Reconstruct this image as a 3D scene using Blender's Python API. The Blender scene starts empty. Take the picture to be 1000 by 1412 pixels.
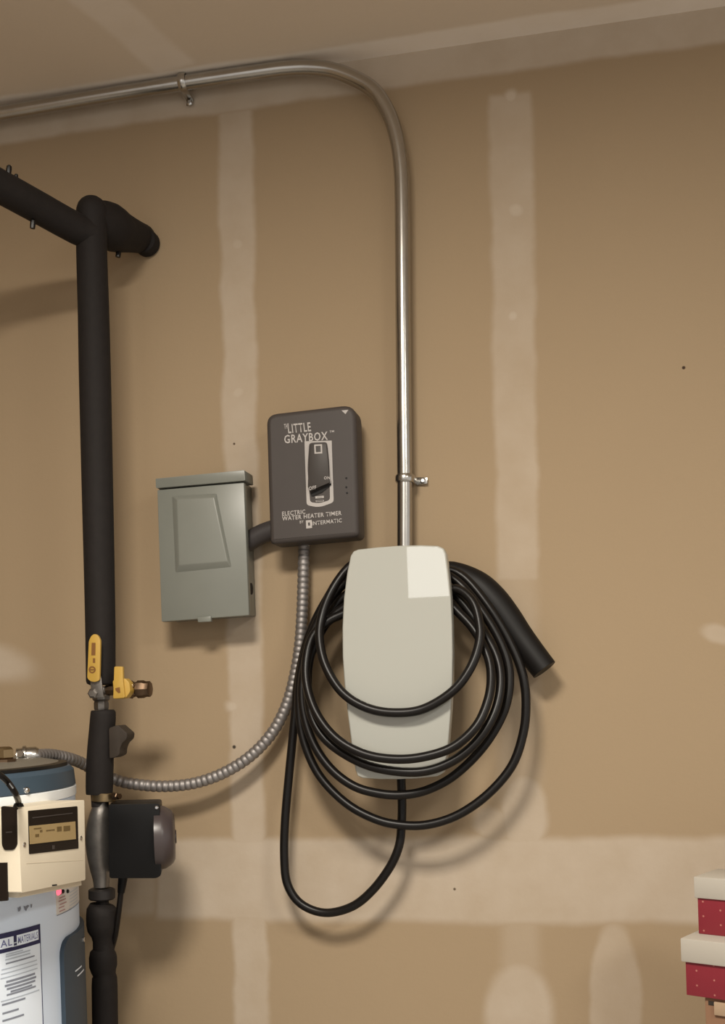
import bpy, bmesh, math, random
from mathutils import Vector, Matrix

random.seed(4)
SC = bpy.context.scene
COL = SC.collection
PI = math.pi

# ------------------------------------------------------------------ camera
F, PX, PY = 1600.0, 500.0, 960.0          # focal length and principal point, for a 1000 x 1412 frame
CAM = Vector((0.0, -1.74, 1.50))
ROT = (Matrix.Rotation(math.radians(11.7), 3, 'Z') @ Matrix.Rotation(PI / 2, 3, 'X')
       @ Matrix.Rotation(math.radians(-1.9), 3, 'Z'))
cd = bpy.data.cameras.new('camera')
cam = bpy.data.objects.new('camera', cd)
COL.objects.link(cam)
cam.matrix_world = Matrix.Translation(CAM) @ ROT.to_4x4()
cd.sensor_fit = 'VERTICAL'
cd.sensor_height = 36.0
cd.lens = F / 1412.0 * 36.0
cd.shift_x = -(PX - 500.0) / 1412.0
cd.shift_y = (PY - 706.0) / 1412.0
cd.clip_start = 0.05
SC.camera = cam

# ------------------------------------------------------------------ light and exposure
SC.view_settings.view_transform = 'Standard'
SC.view_settings.look = 'None'
SC.view_settings.gamma = 1.0
SC.view_settings.use_curve_mapping = False
SC.view_settings.exposure = 0.0
w = bpy.data.worlds.new('world')
SC.world = w
w.use_nodes = True
w.node_tree.nodes['Background'].inputs[0].default_value = (1.0, 0.95, 0.89, 1)
w.node_tree.nodes['Background'].inputs[1].default_value = 0.80


def area(name, loc, target, sx, sy, power, color):
    ld = bpy.data.lights.new(name, 'AREA')
    ld.shape = 'RECTANGLE'
    ld.size, ld.size_y = sx, sy
    ld.energy = power
    ld.color = color
    o = bpy.data.objects.new(name, ld)
    COL.objects.link(o)
    o.location = loc
    d = Vector(target) - Vector(loc)
    o.rotation_euler = d.to_track_quat('-Z', 'Y').to_euler()
    return o


area('ceiling_lamp_left', (-0.32, -1.42, 2.42), (-0.32, -1.42, 0.0), 0.34, 0.34, 41, (1.0, 0.93, 0.82))
area('ceiling_lamp_right', (1.00, -1.75, 2.42), (1.00, -1.75, 0.0), 0.36, 0.36, 21, (1.0, 0.98, 0.90))
area('back_window', (-0.745, -4.2, 2.20), (-0.745, 0.0, 2.20), 0.37, 0.44, 4.2, (1.0, 0.98, 0.93))


# ------------------------------------------------------------------ projection helpers
def ray(px, py):
    return ROT @ Vector(((px - PX) / F, -(py - PY) / F, -1.0))


def at(px, py, d=0.0):
    """point seen at a pixel of the photograph, d metres in front of the wall"""
    r = ray(px, py)
    t = (-d - CAM.y) / r.y
    return CAM + r * t


def on_plane(px, py, p, n):
    r = ray(px, py)
    return CAM + r * ((p - CAM).dot(n) / r.dot(n))


def mpp(px, py, d=0.0):
    """metres per pixel there"""
    v = at(px, py, d) - CAM
    return v.dot(ROT @ Vector((0, 0, -1))) / F


# ------------------------------------------------------------------ materials
def mat(name, color, rough=0.5, metal=0.0, spec=None, coat=0.0, noise=0.0, nscale=60.0, bump=0.0, emit=None, estr=0.0):
    m = bpy.data.materials.new(name)
    m.use_nodes = True
    nt = m.node_tree
    b = nt.nodes['Principled BSDF']
    b.inputs['Base Color'].default_value = (*color, 1)
    b.inputs['Roughness'].default_value = rough
    b.inputs['Metallic'].default_value = metal
    if spec is not None:
        b.inputs['Specular IOR Level'].default_value = spec
    if coat:
        b.inputs['Coat Weight'].default_value = coat
        b.inputs['Coat Roughness'].default_value = 0.015
    if emit:
        b.inputs['Emission Color'].default_value = (*emit, 1)
        b.inputs['Emission Strength'].default_value = estr
    if noise or bump:
        tc = nt.nodes.new('ShaderNodeTexCoord')
        n = nt.nodes.new('ShaderNodeTexNoise')
        n.inputs['Scale'].default_value = nscale
        n.inputs['Detail'].default_value = 4
        nt.links.new(tc.outputs['Object'], n.inputs['Vector'])
        if noise:
            mx = nt.nodes.new('ShaderNodeMix')
            mx.data_type = 'RGBA'
            mx.inputs[6].default_value = (*[c * (1 - noise) for c in color], 1)
            mx.inputs[7].default_value = (*[min(1, c * (1 + noise)) for c in color], 1)
            nt.links.new(n.outputs['Fac'], mx.inputs[0])
            nt.links.new(mx.outputs[2], b.inputs['Base Color'])
        if bump:
            bp = nt.nodes.new('ShaderNodeBump')
            bp.inputs['Strength'].default_value = bump
            bp.inputs['Distance'].default_value = 0.002
            nt.links.new(n.outputs['Fac'], bp.inputs['Height'])
            nt.links.new(bp.outputs[0], b.inputs['Normal'])
    return m


M = {}
M['zinc'] = mat('galvanised_steel', (0.47, 0.455, 0.43), 0.25, 1.0, noise=0.12, nscale=40)
M['flex'] = mat('flexible_steel', (0.27, 0.25, 0.24), 0.52, 0.75, noise=0.15, nscale=50)
M['foam'] = mat('black_foam', (0.0125, 0.0098, 0.0088), 0.75, spec=0.25, noise=0.25, nscale=90, bump=0.25)
M['rubber'] = mat('black_cable_rubber', (0.0065, 0.0052, 0.0046), 0.36, spec=0.25)
M['handle_black'] = mat('black_plastic_handle', (0.006, 0.005, 0.0045), 0.5, spec=0.22)
M['white_gloss'] = mat('white_gloss_plastic', (0.385, 0.385, 0.345), 0.45, spec=0.2, coat=0.8)
M['white_rim'] = mat('white_rim_plastic', (0.5, 0.49, 0.45), 0.35)
M['black'] = mat('black_plastic', (0.008, 0.0075, 0.007), 0.42, spec=0.25)
M['pump_black'] = mat('pump_black_plastic', (0.005, 0.0048, 0.005), 0.38, spec=0.18)
M['grey_green'] = mat('grey_green_enamel', (0.182, 0.187, 0.163), 0.36, spec=0.45, noise=0.05, nscale=30)
M['grey_dark'] = mat('dark_grey_enamel', (0.054, 0.045, 0.041), 0.5, spec=0.28, noise=0.06, nscale=25)
M['grey_lever'] = mat('grey_lever_enamel', (0.049, 0.042, 0.038), 0.5, spec=0.28)
M['grey_nipple'] = mat('dark_grey_tubing', (0.045, 0.039, 0.038), 0.5, spec=0.3)
M['print_white'] = mat('white_print', (0.40, 0.37, 0.35), 0.6)
M['shadow_black'] = mat('black_opening_shadow', (0.008, 0.007, 0.007), 0.8)  # flat black for openings and for the shade painted under the timer lever
M['yellow'] = mat('yellow_vinyl', (0.46, 0.285, 0.055), 0.4)
M['mark_brown'] = mat('brown_print', (0.17, 0.07, 0.012), 0.6)
M['brass'] = mat('tarnished_brass', (0.15, 0.10, 0.065), 0.4, 1.0, noise=0.3, nscale=60)
M['brass_bright'] = mat('brass', (0.34, 0.25, 0.14), 0.38, 1.0, noise=0.2, nscale=60)
M['castmetal'] = mat('cast_metal', (0.19, 0.175, 0.16), 0.42, 0.85, noise=0.55, nscale=45, bump=0.5)
M['iron'] = mat('dark_iron', (0.018, 0.015, 0.014), 0.5, 0.0, spec=0.3, noise=0.3, nscale=50)
M['brownblack'] = mat('brown_black_metal', (0.038, 0.029, 0.022), 0.6, 0.0, spec=0.25, noise=0.3, nscale=50)
M['capdark'] = mat('purple_grey_plastic', (0.050, 0.038, 0.038), 0.35)
M['heater_white'] = mat('blue_white_enamel', (0.60, 0.69, 0.82), 0.40)
M['heater_ring'] = mat('white_ring_enamel', (0.80, 0.83, 0.84), 0.35)
M['heater_cap'] = mat('blue_grey_cap', (0.043, 0.068, 0.095), 0.45, spec=0.3)
M['heater_panel'] = mat('dark_blue_grey_panel', (0.040, 0.058, 0.080), 0.5, spec=0.25)
M['top_grey'] = mat('grey_top_plastic', (0.13, 0.12, 0.10), 0.45)
M['beige'] = mat('beige_plastic', (0.70, 0.625, 0.49), 0.45)
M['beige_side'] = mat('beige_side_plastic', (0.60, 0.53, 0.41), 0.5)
M['lcd_frame'] = mat('brown_black_window', (0.013, 0.009, 0.007), 0.3, spec=0.2)
M['lcd'] = mat('amber_lcd', (0.34, 0.245, 0.115), 0.3)
M['lcd_ink'] = mat('lcd_segments', (0.13, 0.085, 0.03), 0.4)
M['chrome'] = mat('chrome', (0.6, 0.6, 0.6), 0.2, 1.0)
M['label_paper'] = mat('pale_label', (0.70, 0.77, 0.86), 0.5)
M['label_cream'] = mat('cream_label', (0.62, 0.59, 0.56), 0.5)
M['navy'] = mat('navy_print', (0.012, 0.014, 0.065), 0.5)
M['navy_light'] = mat('faded_navy_print', (0.13, 0.14, 0.30), 0.5)
M['ink'] = mat('grey_print', (0.20, 0.22, 0.27), 0.6)
M['ink_light'] = mat('light_grey_print', (0.40, 0.45, 0.52), 0.6)
M['ink_red'] = mat('red_print', (0.40, 0.22, 0.22), 0.6)
M['led_red'] = mat('red_led', (0.8, 0.1, 0.15), 0.3, emit=(1.0, 0.13, 0.2), estr=1.3)
M['lid'] = mat('cream_card', (0.44, 0.405, 0.35), 0.6)
M['carton'] = mat('brown_cardboard', (0.235, 0.125, 0.07), 0.8, noise=0.12, nscale=20)
M['carton_flap'] = mat('pale_card', (0.40, 0.28, 0.18), 0.8, noise=0.1, nscale=20)
M['concrete'] = mat('concrete', (0.46, 0.44, 0.41), 0.8, noise=0.15, nscale=4, bump=0.2)


# ------------------------------------------------------------------ mesh helpers
ORG = {}


def link(name, bm, m, parent=None, smooth=True, angle=35.0):
    me = bpy.data.meshes.new(name)
    bmesh.ops.recalc_face_normals(bm, faces=bm.faces)
    xs = [v.co for v in bm.verts]
    lo = Vector((min(c.x for c in xs), min(c.y for c in xs), min(c.z for c in xs)))
    hi = Vector((max(c.x for c in xs), max(c.y for c in xs), max(c.z for c in xs)))
    c = Vector(((lo.x + hi.x) / 2, (lo.y + hi.y) / 2, lo.z))
    bmesh.ops.translate(bm, verts=bm.verts, vec=-c)
    bm.to_mesh(me)
    bm.free()
    me.materials.append(m)
    if smooth:
        for p in me.polygons:
            p.use_smooth = len(p.vertices) <= 8      # big flat faces stay flat
        me.set_sharp_from_angle(angle=math.radians(angle))
    o = bpy.data.objects.new(name, me)
    COL.objects.link(o)
    ORG[o] = c
    if parent is not None:
        o.parent = parent
        o.location = c - ORG[parent]
    else:
        o.location = c
    return o


def thing(name, label, cat, loc, group=None):
    o = bpy.data.objects.new(name, None)
    o.empty_display_size = 0.05
    COL.objects.link(o)
    o.location = loc
    ORG[o] = Vector(loc)
    o['label'] = label
    o['category'] = cat
    if group:
        o['group'] = group
    return o


def tag(o, label, cat, group=None):
    o['label'] = label
    o['category'] = cat
    if group:
        o['group'] = group
    return o


def spline(pts, step=0.006):
    """Catmull-Rom through 3D points (or 4-vectors), resampled evenly"""
    P = [Vector(p) for p in pts]
    P = [P[0] * 2 - P[1]] + P + [P[-1] * 2 - P[-2]]
    out = []
    for i in range(1, len(P) - 2):
        p0, p1, p2, p3 = P[i - 1], P[i], P[i + 1], P[i + 2]
        n = max(2, int((p2 - p1).length / step))
        for k in range(n):
            t = k / n
            out.append(0.5 * ((2 * p1) + (p2 - p0) * t + (2 * p0 - 5 * p1 + 4 * p2 - p3) * t * t
                              + (3 * p1 - p0 - 3 * p2 + p3) * t ** 3))
    out.append(P[-2])
    return out


def sweep(bm, pts, rad, n=14, caps=True, flat=1.0):
    """tube along pts; rad a number or one per point; flat squashes the section along the frame's second axis"""
    N = len(pts)
    R = rad if hasattr(rad, '__len__') else [rad] * N
    T = []
    for i in range(N):
        a = pts[max(0, i - 1)]
        b = pts[min(N - 1, i + 1)]
        T.append((b - a).normalized())
    ref = Vector((0, -1, 0))
    if abs(T[0].dot(ref)) > 0.9:
        ref = Vector((0, 0, 1))
    u = (ref - T[0] * ref.dot(T[0])).normalized()
    rings = []
    for i in range(N):
        u = (u - T[i] * u.dot(T[i])).normalized()
        v = T[i].cross(u)
        ring = []
        for k in range(n):
            a = 2 * PI * k / n
            ring.append(bm.verts.new(pts[i] + (u * math.cos(a) * flat + v * math.sin(a)) * R[i]))
        rings.append(ring)
    for i in range(N - 1):
        for k in range(n):
            bm.faces.new((rings[i][k], rings[i][(k + 1) % n], rings[i + 1][(k + 1) % n], rings[i + 1][k]))
    if caps:
        bm.faces.new(rings[0][::-1])
        bm.faces.new(rings[-1])
    return rings


def tube(name, pts, rad, m, parent=None, n=14, flat=1.0):
    bm = bmesh.new()
    sweep(bm, pts, rad, n, True, flat)
    return link(name, bm, m, parent)


def lathe(name, p0, axis, prof, m, parent=None, n=28, xform=None):
    """prof: list of (distance along axis, radius)"""
    axis = Vector(axis).normalized()
    ref = Vector((0, 0, 1)) if abs(axis.z) < 0.9 else Vector((0, 1, 0))
    u = axis.cross(ref).normalized()
    v = axis.cross(u)
    bm = bmesh.new()
    rings = []
    for s, r in prof:
        rings.append([bm.verts.new(Vector(p0) + axis * s + (u * math.cos(2 * PI * k / n) + v * math.sin(2 * PI * k / n)) * r)
                      for k in range(n)])
    for a, b in zip(rings[:-1], rings[1:]):
        for k in range(n):
            bm.faces.new((a[k], a[(k + 1) % n], b[(k + 1) % n], b[k]))
    bm.faces.new(rings[0][::-1])
    bm.faces.new(rings[-1])
    return link(name, bm, m, parent)


def prism_bm(front, back, bevel=0.0, seg=2):
    """solid between two outlines of the same count"""
    bm = bmesh.new()
    a = [bm.verts.new(p) for p in front]
    b = [bm.verts.new(p) for p in back]
    n = len(a)
    bm.faces.new(a)
    bm.faces.new(b[::-1])
    for i in range(n):
        bm.faces.new((a[i], b[i], b[(i + 1) % n], a[(i + 1) % n]))
    bmesh.ops.recalc_face_normals(bm, faces=bm.faces)
    if bevel:
        bmesh.ops.bevel(bm, geom=list(bm.edges), offset=bevel, segments=seg, affect='EDGES', profile=0.5, clamp_overlap=True)
    return bm


def slab(name, pix, d1, d0, m, parent=None, bevel=0.0, seg=2, angle=35.0):
    """outline in pixels seen at depth d1 in front of the wall, extruded straight back to depth d0"""
    fr = [at(x, y, d1) for x, y in pix]
    bk = [Vector((p.x, -d0, p.z)) for p in fr]
    return link(name, prism_bm(fr, bk, bevel, seg), m, parent, angle=angle)


def slab_front_bevel(name, pix, d1, d0, m, parent, bev, seg=3):
    """like slab, but the front rim rolls back through several shrinking outlines"""
    fr = [at(x, y, d1) for x, y in pix]
    n = len(fr)
    c = sum(fr, Vector()) / n
    nor = []
    for i in range(n):
        e = (fr[(i + 1) % n] - fr[i - 1]).normalized()
        q = Vector((e.z, 0, -e.x))
        if q.dot(fr[i] - c) < 0:
            q = -q
        nor.append(q)
    bm = bmesh.new()
    rows = []
    for k in range(seg + 1):
        a = PI / 2 * k / seg
        inn, dep = bev * (1 - math.sin(a)), bev * (1 - math.cos(a))
        rows.append([bm.verts.new(Vector((p.x, -d1 + dep, p.z)) - q * inn) for p, q in zip(fr, nor)])
    rows.append([bm.verts.new(Vector((p.x, -d0, p.z))) for p in fr])
    for A, B in zip(rows[:-1], rows[1:]):
        for i in range(n):
            bm.faces.new((A[i], B[i], B[(i + 1) % n], A[(i + 1) % n]))
    bm.faces.new([bm.verts.new(v.co) for v in rows[0]])      # own corners: the face stays truly flat
    bm.faces.new(rows[-1][::-1])
    return link(name, bm, m, parent, angle=30)


def round_poly(pix, r, seg=5):
    """pixel polygon with rounded corners (r: one radius or one per corner)"""
    out = []
    n = len(pix)
    R = r if hasattr(r, '__len__') else [r] * n
    for i in range(n):
        p, a, b = Vector(pix[i]), Vector(pix[i - 1]), Vector(pix[(i + 1) % n])
        rr = min(R[i], (a - p).length * 0.49, (b - p).length * 0.49)
        if rr < 0.05:
            out.append(tuple(p))
            continue
        s, e = p + (a - p).normalized() * rr, p + (b - p).normalized() * rr
        for k in range(seg + 1):
            t = k / seg
            q = s * (1 - t) ** 2 + p * 2 * t * (1 - t) + e * t * t
            out.append((q.x, q.y))
    return out


def text_bm(s, fn, bold=0.0):
    bold = min(bold, 0.017)
    """lettering mapped by fn(u, v) with u, v in 0..1 over the word's box"""
    c = bpy.data.curves.new('lettering', 'FONT')
    c.body = s
    c.resolution_u = 2
    c.space_character = 1.12
    c.offset = bold
    o = bpy.data.objects.new('lettering', c)
    COL.objects.link(o)
    dg = bpy.context.evaluated_depsgraph_get()
    me = bpy.data.meshes.new_from_object(o.evaluated_get(dg))
    bpy.data.objects.remove(o)
    bm = bmesh.new()
    bm.from_mesh(me)
    xs = [v.co.x for v in bm.verts]
    ys = [v.co.y for v in bm.verts]
    x0, x1, y0, y1 = min(xs), max(xs), min(ys), max(ys)
    for v in bm.verts:
        v.co = fn((v.co.x - x0) / (x1 - x0), (v.co.y - y0) / (y1 - y0))
    return bm


def quad_fn(bl, br, tl, d):
    """text mapping for a quad given by three pixels, at depth d"""
    def fn(u, v):
        return at(bl[0] + (br[0] - bl[0]) * u + (tl[0] - bl[0]) * v, bl[1] + (br[1] - bl[1]) * u + (tl[1] - bl[1]) * v, d)
    return fn


def words(name, s, bl, br, tl, d, m, parent, bold=0.02):
    return link(name, text_bm(s, quad_fn(bl, br, tl, d), bold), m, parent, smooth=False)


def ring_bm(outer, inner):
    """flat strip between two outlines of equal count"""
    bm = bmesh.new()
    a = [bm.verts.new(p) for p in outer]
    b = [bm.verts.new(p) for p in inner]
    n = len(a)
    for i in range(n):
        bm.faces.new((a[i], a[(i + 1) % n], b[(i + 1) % n], b[i]))
    return bm


def box_bm(x0, x1, y0, y1, z0, z1, bevel=0.0):
    f = [Vector((x0, y0, z0)), Vector((x1, y0, z0)), Vector((x1, y0, z1)), Vector((x0, y0, z1))]
    b = [Vector((x0, y1, z0)), Vector((x1, y1, z0)), Vector((x1, y1, z1)), Vector((x0, y1, z1))]
    return prism_bm(f, b, bevel)


# ------------------------------------------------------------------ the setting
ZC = at(500, 82).z                       # ceiling height


class Nodes:
    """small helper that writes node graphs for the drywall"""
    def __init__(s, m):
        s.nt = m.node_tree

    def val(s, x):
        return x

    def math(s, op, a, b=0.0, clamp=False):
        n = s.nt.nodes.new('ShaderNodeMath')
        n.operation = op
        n.use_clamp = clamp
        for i, q in enumerate((a, b)):
            if isinstance(q, (int, float)):
                n.inputs[i].default_value = q
            else:
                s.nt.links.new(q, n.inputs[i])
        return n.outputs[0]

    def step(s, x, lo, hi):
        n = s.nt.nodes.new('ShaderNodeMapRange')
        n.interpolation_type = 'SMOOTHSTEP'
        s.nt.links.new(x, n.inputs[0])
        n.inputs[1].default_value = lo
        n.inputs[2].default_value = hi
        n.inputs[3].default_value = 1.0
        n.inputs[4].default_value = 0.0
        return n.outputs[0]

    def mix(s, f, a, b):
        n = s.nt.nodes.new('ShaderNodeMix')
        n.data_type = 'RGBA'
        s.nt.links.new(f, n.inputs[0])
        for i, q in ((6, a), (7, b)):
            if isinstance(q, tuple):
                n.inputs[i].default_value = (*q, 1)
            else:
                s.nt.links.new(q, n.inputs[i])
        return n.outputs[2]

    def noise(s, vec, scale, detail=3, rough=0.55):
        n = s.nt.nodes.new('ShaderNodeTexNoise')
        n.inputs['Scale'].default_value = scale
        n.inputs['Detail'].default_value = detail
        n.inputs['Roughness'].default_value = rough
        s.nt.links.new(vec, n.inputs['Vector'])
        return n.outputs['Fac']


PAPER = (0.346, 0.256, 0.161)
MUD = (0.470, 0.390, 0.305)


def drywall(name, patches, u_axis, v_axis, dots=(), paper=PAPER, mud=MUD):
    """bare tan drywall with bands of joint compound; patches: (kind, A, B, half width, softness, strength)"""
    m = bpy.data.materials.new(name)
    m.use_nodes = True
    N = Nodes(m)
    nt = m.node_tree
    bs = nt.nodes['Principled BSDF']
    bs.inputs['Roughness'].default_value = 0.85
    bs.inputs['Specular IOR Level'].default_value = 0.2
    g = nt.nodes.new('ShaderNodeNewGeometry')
    sp = nt.nodes.new('ShaderNodeSeparateXYZ')
    nt.links.new(g.outputs['Position'], sp.inputs[0])
    pos = g.outputs['Position']
    wob = N.math('SUBTRACT', N.noise(pos, 9.0, 4), 0.5)
    wob2 = N.math('SUBTRACT', N.noise(pos, 6.3, 4), 0.5)
    U = N.math('ADD', sp.outputs[u_axis], N.math('MULTIPLY', wob, 0.022))
    V = N.math('ADD', sp.outputs[v_axis], N.math('MULTIPLY', wob2, 0.022))
    mask = None
    for kind, A, B, hw, soft, st in patches:
        cx, cy = (A[0] + B[0]) / 2, (A[1] + B[1]) / 2
        ex, ey = B[0] - A[0], B[1] - A[1]
        L = math.hypot(ex, ey)
        ex, ey = ex / L, ey / L
        du, dv = N.math('SUBTRACT', U, cx), N.math('SUBTRACT', V, cy)
        a = N.math('ABSOLUTE', N.math('ADD', N.math('MULTIPLY', du, ex), N.math('MULTIPLY', dv, ey)))
        b = N.math('ABSOLUTE', N.math('SUBTRACT', N.math('MULTIPLY', dv, ex), N.math('MULTIPLY', du, ey)))
        if kind == 'band':
            f = N.math('MULTIPLY', N.step(a, L / 2 - soft, L / 2 + soft), N.step(b, hw - soft, hw + soft))
        else:
            rr = N.math('SQRT', N.math('ADD', N.math('POWER', N.math('DIVIDE', a, L / 2), 2.0),
                                       N.math('POWER', N.math('DIVIDE', b, hw), 2.0)))
            f = N.step(rr, 1 - soft, 1 + soft)
        f = N.math('MULTIPLY', f, st)
        mask = f if mask is None else N.math('MAXIMUM', mask, f)
    mott = N.math('MULTIPLY', N.math('ADD', N.noise(pos, 14.0, 5), 0.45), mask, True)
    base = N.mix(N.noise(pos, 2.2, 3), tuple(c * 0.955 for c in paper), tuple(c * 1.045 for c in paper))
    base = N.mix(N.math('MULTIPLY', N.noise(pos, 300.0, 2), 0.20), base, tuple(c * 0.80 for c in paper))
    col = N.mix(mott, base, mud)
    for (cx, cy), r, c in dots:
        du, dv = N.math('SUBTRACT', sp.outputs[u_axis], cx), N.math('SUBTRACT', sp.outputs[v_axis], cy)
        rr = N.math('SQRT', N.math('ADD', N.math('MULTIPLY', du, du), N.math('MULTIPLY', dv, dv)))
        col = N.mix(N.step(rr, r * 0.55, r * 1.25), col, c)
    nt.links.new(col, bs.inputs['Base Color'])
    bp = nt.nodes.new('ShaderNodeBump')
    bp.inputs['Strength'].default_value = 0.12
    bp.inputs['Distance'].default_value = 0.002
    nt.links.new(N.math('ADD', N.noise(pos, 120.0, 3), N.math('MULTIPLY', mask, 0.8)), bp.inputs['Height'])
    nt.links.new(bp.outputs[0], bs.inputs['Normal'])
    return m


def wp(px, py):
    p = at(px, py)
    return (p.x, p.z)


def cp(px, py):
    p = on_plane(px, py, Vector((0, 0, ZC)), Vector((0, 0, 1)))
    return (p.x, p.y)


pm = mpp(500, 700)
wall_patches = [
    ('band', (-3, ZC), (3, ZC), 0.050, 0.006, 0.95),
    ('band', wp(324, 150), wp(349, 1500), 25 * pm, 0.006, 0.75),
    ('band', wp(704, 128), wp(714, 800), 28 * pm, 0.006, 0.62),
    ('band', wp(714, 780), wp(718, 1500), 26 * pm, 0.014, 0.36),
    ('band', wp(215, 1212), wp(1400, 1216), 57 * pm, 0.008, 0.85),
    ('band', wp(-900, 1206), wp(215, 1212), 50 * pm, 0.010, 0.60),
    ('blob', wp(-60, 898), wp(42, 924), 25 * pm, 0.5, 0.9),
    ('blob', wp(722, 1070), wp(726, 1180), 30 * pm, 0.2, 0.75),
    ('blob', wp(715, 1330), wp(717, 1470), 46 * pm, 0.2, 0.8),
    ('blob', wp(846, 1272), wp(852, 1500), 35 * pm, 0.12, 0.6),
    ('blob', wp(970, 868), wp(1015, 880), 12 * pm, 0.35, 0.6),
    ('blob', wp(655, 1128), wp(710, 1150), 22 * pm, 0.3, 0.6),
]
for (x, y, r) in ((327, 335, 10), (330, 541, 10), (711, 290, 12), (707, 436, 8), (320, 975, 9), (705, 131, 8)):
    wall_patches.append(('blob', wp(x - r, y), wp(x + r, y), r * pm, 0.75, 1.0))
dots = [(wp(943, 507), 2.4 * pm, (0.05, 0.03, 0.02)), (wp(323, 1030), 2.8 * pm, (0.05, 0.04, 0.03)),
        (wp(323, 612), 1.8 * pm, (0.09, 0.06, 0.04)), (wp(627, 1226), 2.0 * pm, (0.12, 0.09, 0.06))]
ceil_patches = [
    ('band', (-3, 0.0), (3, 0.0), 0.045, 0.006, 0.95),
    ('band', cp(134, 0), cp(243, 95), (Vector(cp(176, 0)) - Vector(cp(92, 0))).length * 0.42, 0.008, 0.62),
]
# lengthen the ceiling strip away from the wall
A, B = Vector(ceil_patches[1][1]), Vector(ceil_patches[1][2])
ceil_patches[1] = ('band', tuple(B + (A - B) * 8), tuple(B), ceil_patches[1][3], 0.008, 0.62)

XL, XR, YF = -2.3, 2.6, -4.6
o = link('wall_back', box_bm(XL, XR, 0.0, 0.012, 0.0, ZC + 0.012), drywall('bare_drywall', wall_patches, 0, 2, dots), smooth=False)
o['kind'] = 'structure'
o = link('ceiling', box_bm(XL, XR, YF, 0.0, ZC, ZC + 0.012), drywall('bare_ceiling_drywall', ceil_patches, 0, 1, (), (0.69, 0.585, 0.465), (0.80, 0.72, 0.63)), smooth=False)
o['kind'] = 'structure'
o = link('unseen_wall_left', box_bm(XL - 0.012, XL, YF, 0.012, 0.0, ZC + 0.012),  # unseen side wall, added to block ambient light from the left
         drywall('bare_side_drywall', [('band', (YF, ZC), (0, ZC), 0.05, 0.006, 0.95), ('band', (0, 0), (0, ZC), 0.05, 0.006, 0.95)], 1, 2), smooth=False)
o['kind'] = 'structure'
o = link('floor', box_bm(XL, XR, YF, 0.012, -0.05, 0.0), M['concrete'], smooth=False)
o['kind'] = 'structure'

# ------------------------------------------------------------------ steel conduit and its straps
CD = 0.031
cpx = [(-420, 222), (-200, 187), (0, 156), (125, 135), (250, 114), (350, 99), (395, 94.5), (430, 93.5), (466, 99), (510, 120),
       (532, 148), (545, 181), (552, 220), (554.5, 270), (555.5, 400), (557, 560), (558, 660), (558, 740), (558, 768)]
cpt = [at(x, y, CD) for x, y in cpx]
for p in cpt:
    p.z = min(p.z, ZC - 0.013)
con = thing('steel_conduit', 'bare steel conduit running under the ceiling and bending down the wall into the white charger', 'conduit', at(558, 752, CD))
tube('conduit_pipe', spline(cpt, 0.008), 0.0113, M['zinc'], con, 20)


def conduit_strap(cx, cy, ux, uy, label, side, tl=0.017):
    """one-hole strap; (ux, uy) pixel direction along the conduit, side: pixel side on which the screw tab lies"""
    s = mpp(cx, cy, CD)
    c = at(cx, cy, CD)
    ax = (at(cx + ux * 20, cy + uy * 20, CD) - c).normalized()
    out = Vector((0, -1, 0))
    perp = ax.cross(out).normalized()
    if (at(cx + side[0] * 10, cy + side[1] * 10, CD) - c).dot(perp) < 0:
        perp = -perp
    t = thing('conduit_strap', label, 'pipe strap', Vector((c.x, -0.002, c.z)))
    bm = bmesh.new()
    w2, r0, r1 = 0.006, 0.0117, 0.0145
    prof = []
    for k in range(13):
        a = PI * k / 12
        prof.append((-math.cos(a), math.sin(a)))
    rows = []
    for q in (-w2, -w2 * 0.6, w2 * 0.6, w2):
        rr = r1 if abs(q) < w2 else r1 - 0.0016
        line = [c + ax * q + perp * (-r1) + out * (-CD + 0.001)]
        line += [c + ax * q + perp * x * rr + out * y * rr for x, y in prof]
        line += [c + ax * q + perp * r1 + out * (-CD + 0.001)]
        rows.append([bm.verts.new(p) for p in line])
    inner = []
    for q in (-w2, w2):
        line = [c + ax * q + perp * (-r0) + out * (-CD + 0.001)]
        line += [c + ax * q + perp * x * r0 + out * y * r0 for x, y in prof]
        line += [c + ax * q + perp * r0 + out * (-CD + 0.001)]
        inner.append([bm.verts.new(p) for p in line])
    loop = [inner[0]] + rows + [inner[1]]
    n = len(rows[0])
    for A, B in zip(loop, loop[1:] + loop[:1]):
        for i in range(n - 1):
            bm.faces.new((A[i], A[i + 1], B[i + 1], B[i]))
    link('band', bm, M['zinc'], t)
    o0 = c + perp * (r1 - 0.001) + out * (-CD + 0.0005)
    f = [o0 - ax * w2, o0 + ax * w2, o0 + ax * w2 * 0.8 + perp * tl, o0 - ax * w2 * 0.8 + perp * tl]
    # tab rises a little off the wall, as it does in the photograph
    lift = [0.002, 0.002, 0.006, 0.006]
    fr = [p + out * (l + 0.0018) for p, l in zip(f, lift)]
    bk = [p + out * l for p, l in zip(f, lift)]
    link('tab', prism_bm(fr, bk, 0.0006), M['zinc'], t)
    lathe('screw', o0 + perp * tl * 0.6 + out * 0.0005, out, [(0, 0.0022), (0.0055, 0.0022), (0.0056, 0.0048), (0.0075, 0.0044), (0.009, 0.0026)], M['chrome'], t, 12)
    return t


conduit_strap(558.3, 660, 0.012, 1, 'steel conduit strap with screw tab on the upright conduit above the charger', (1, 0))
conduit_strap(253, 113.5, 0.99, -0.16, 'steel strap on the level conduit run just under the ceiling', (0, 1), 0.011)

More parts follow.
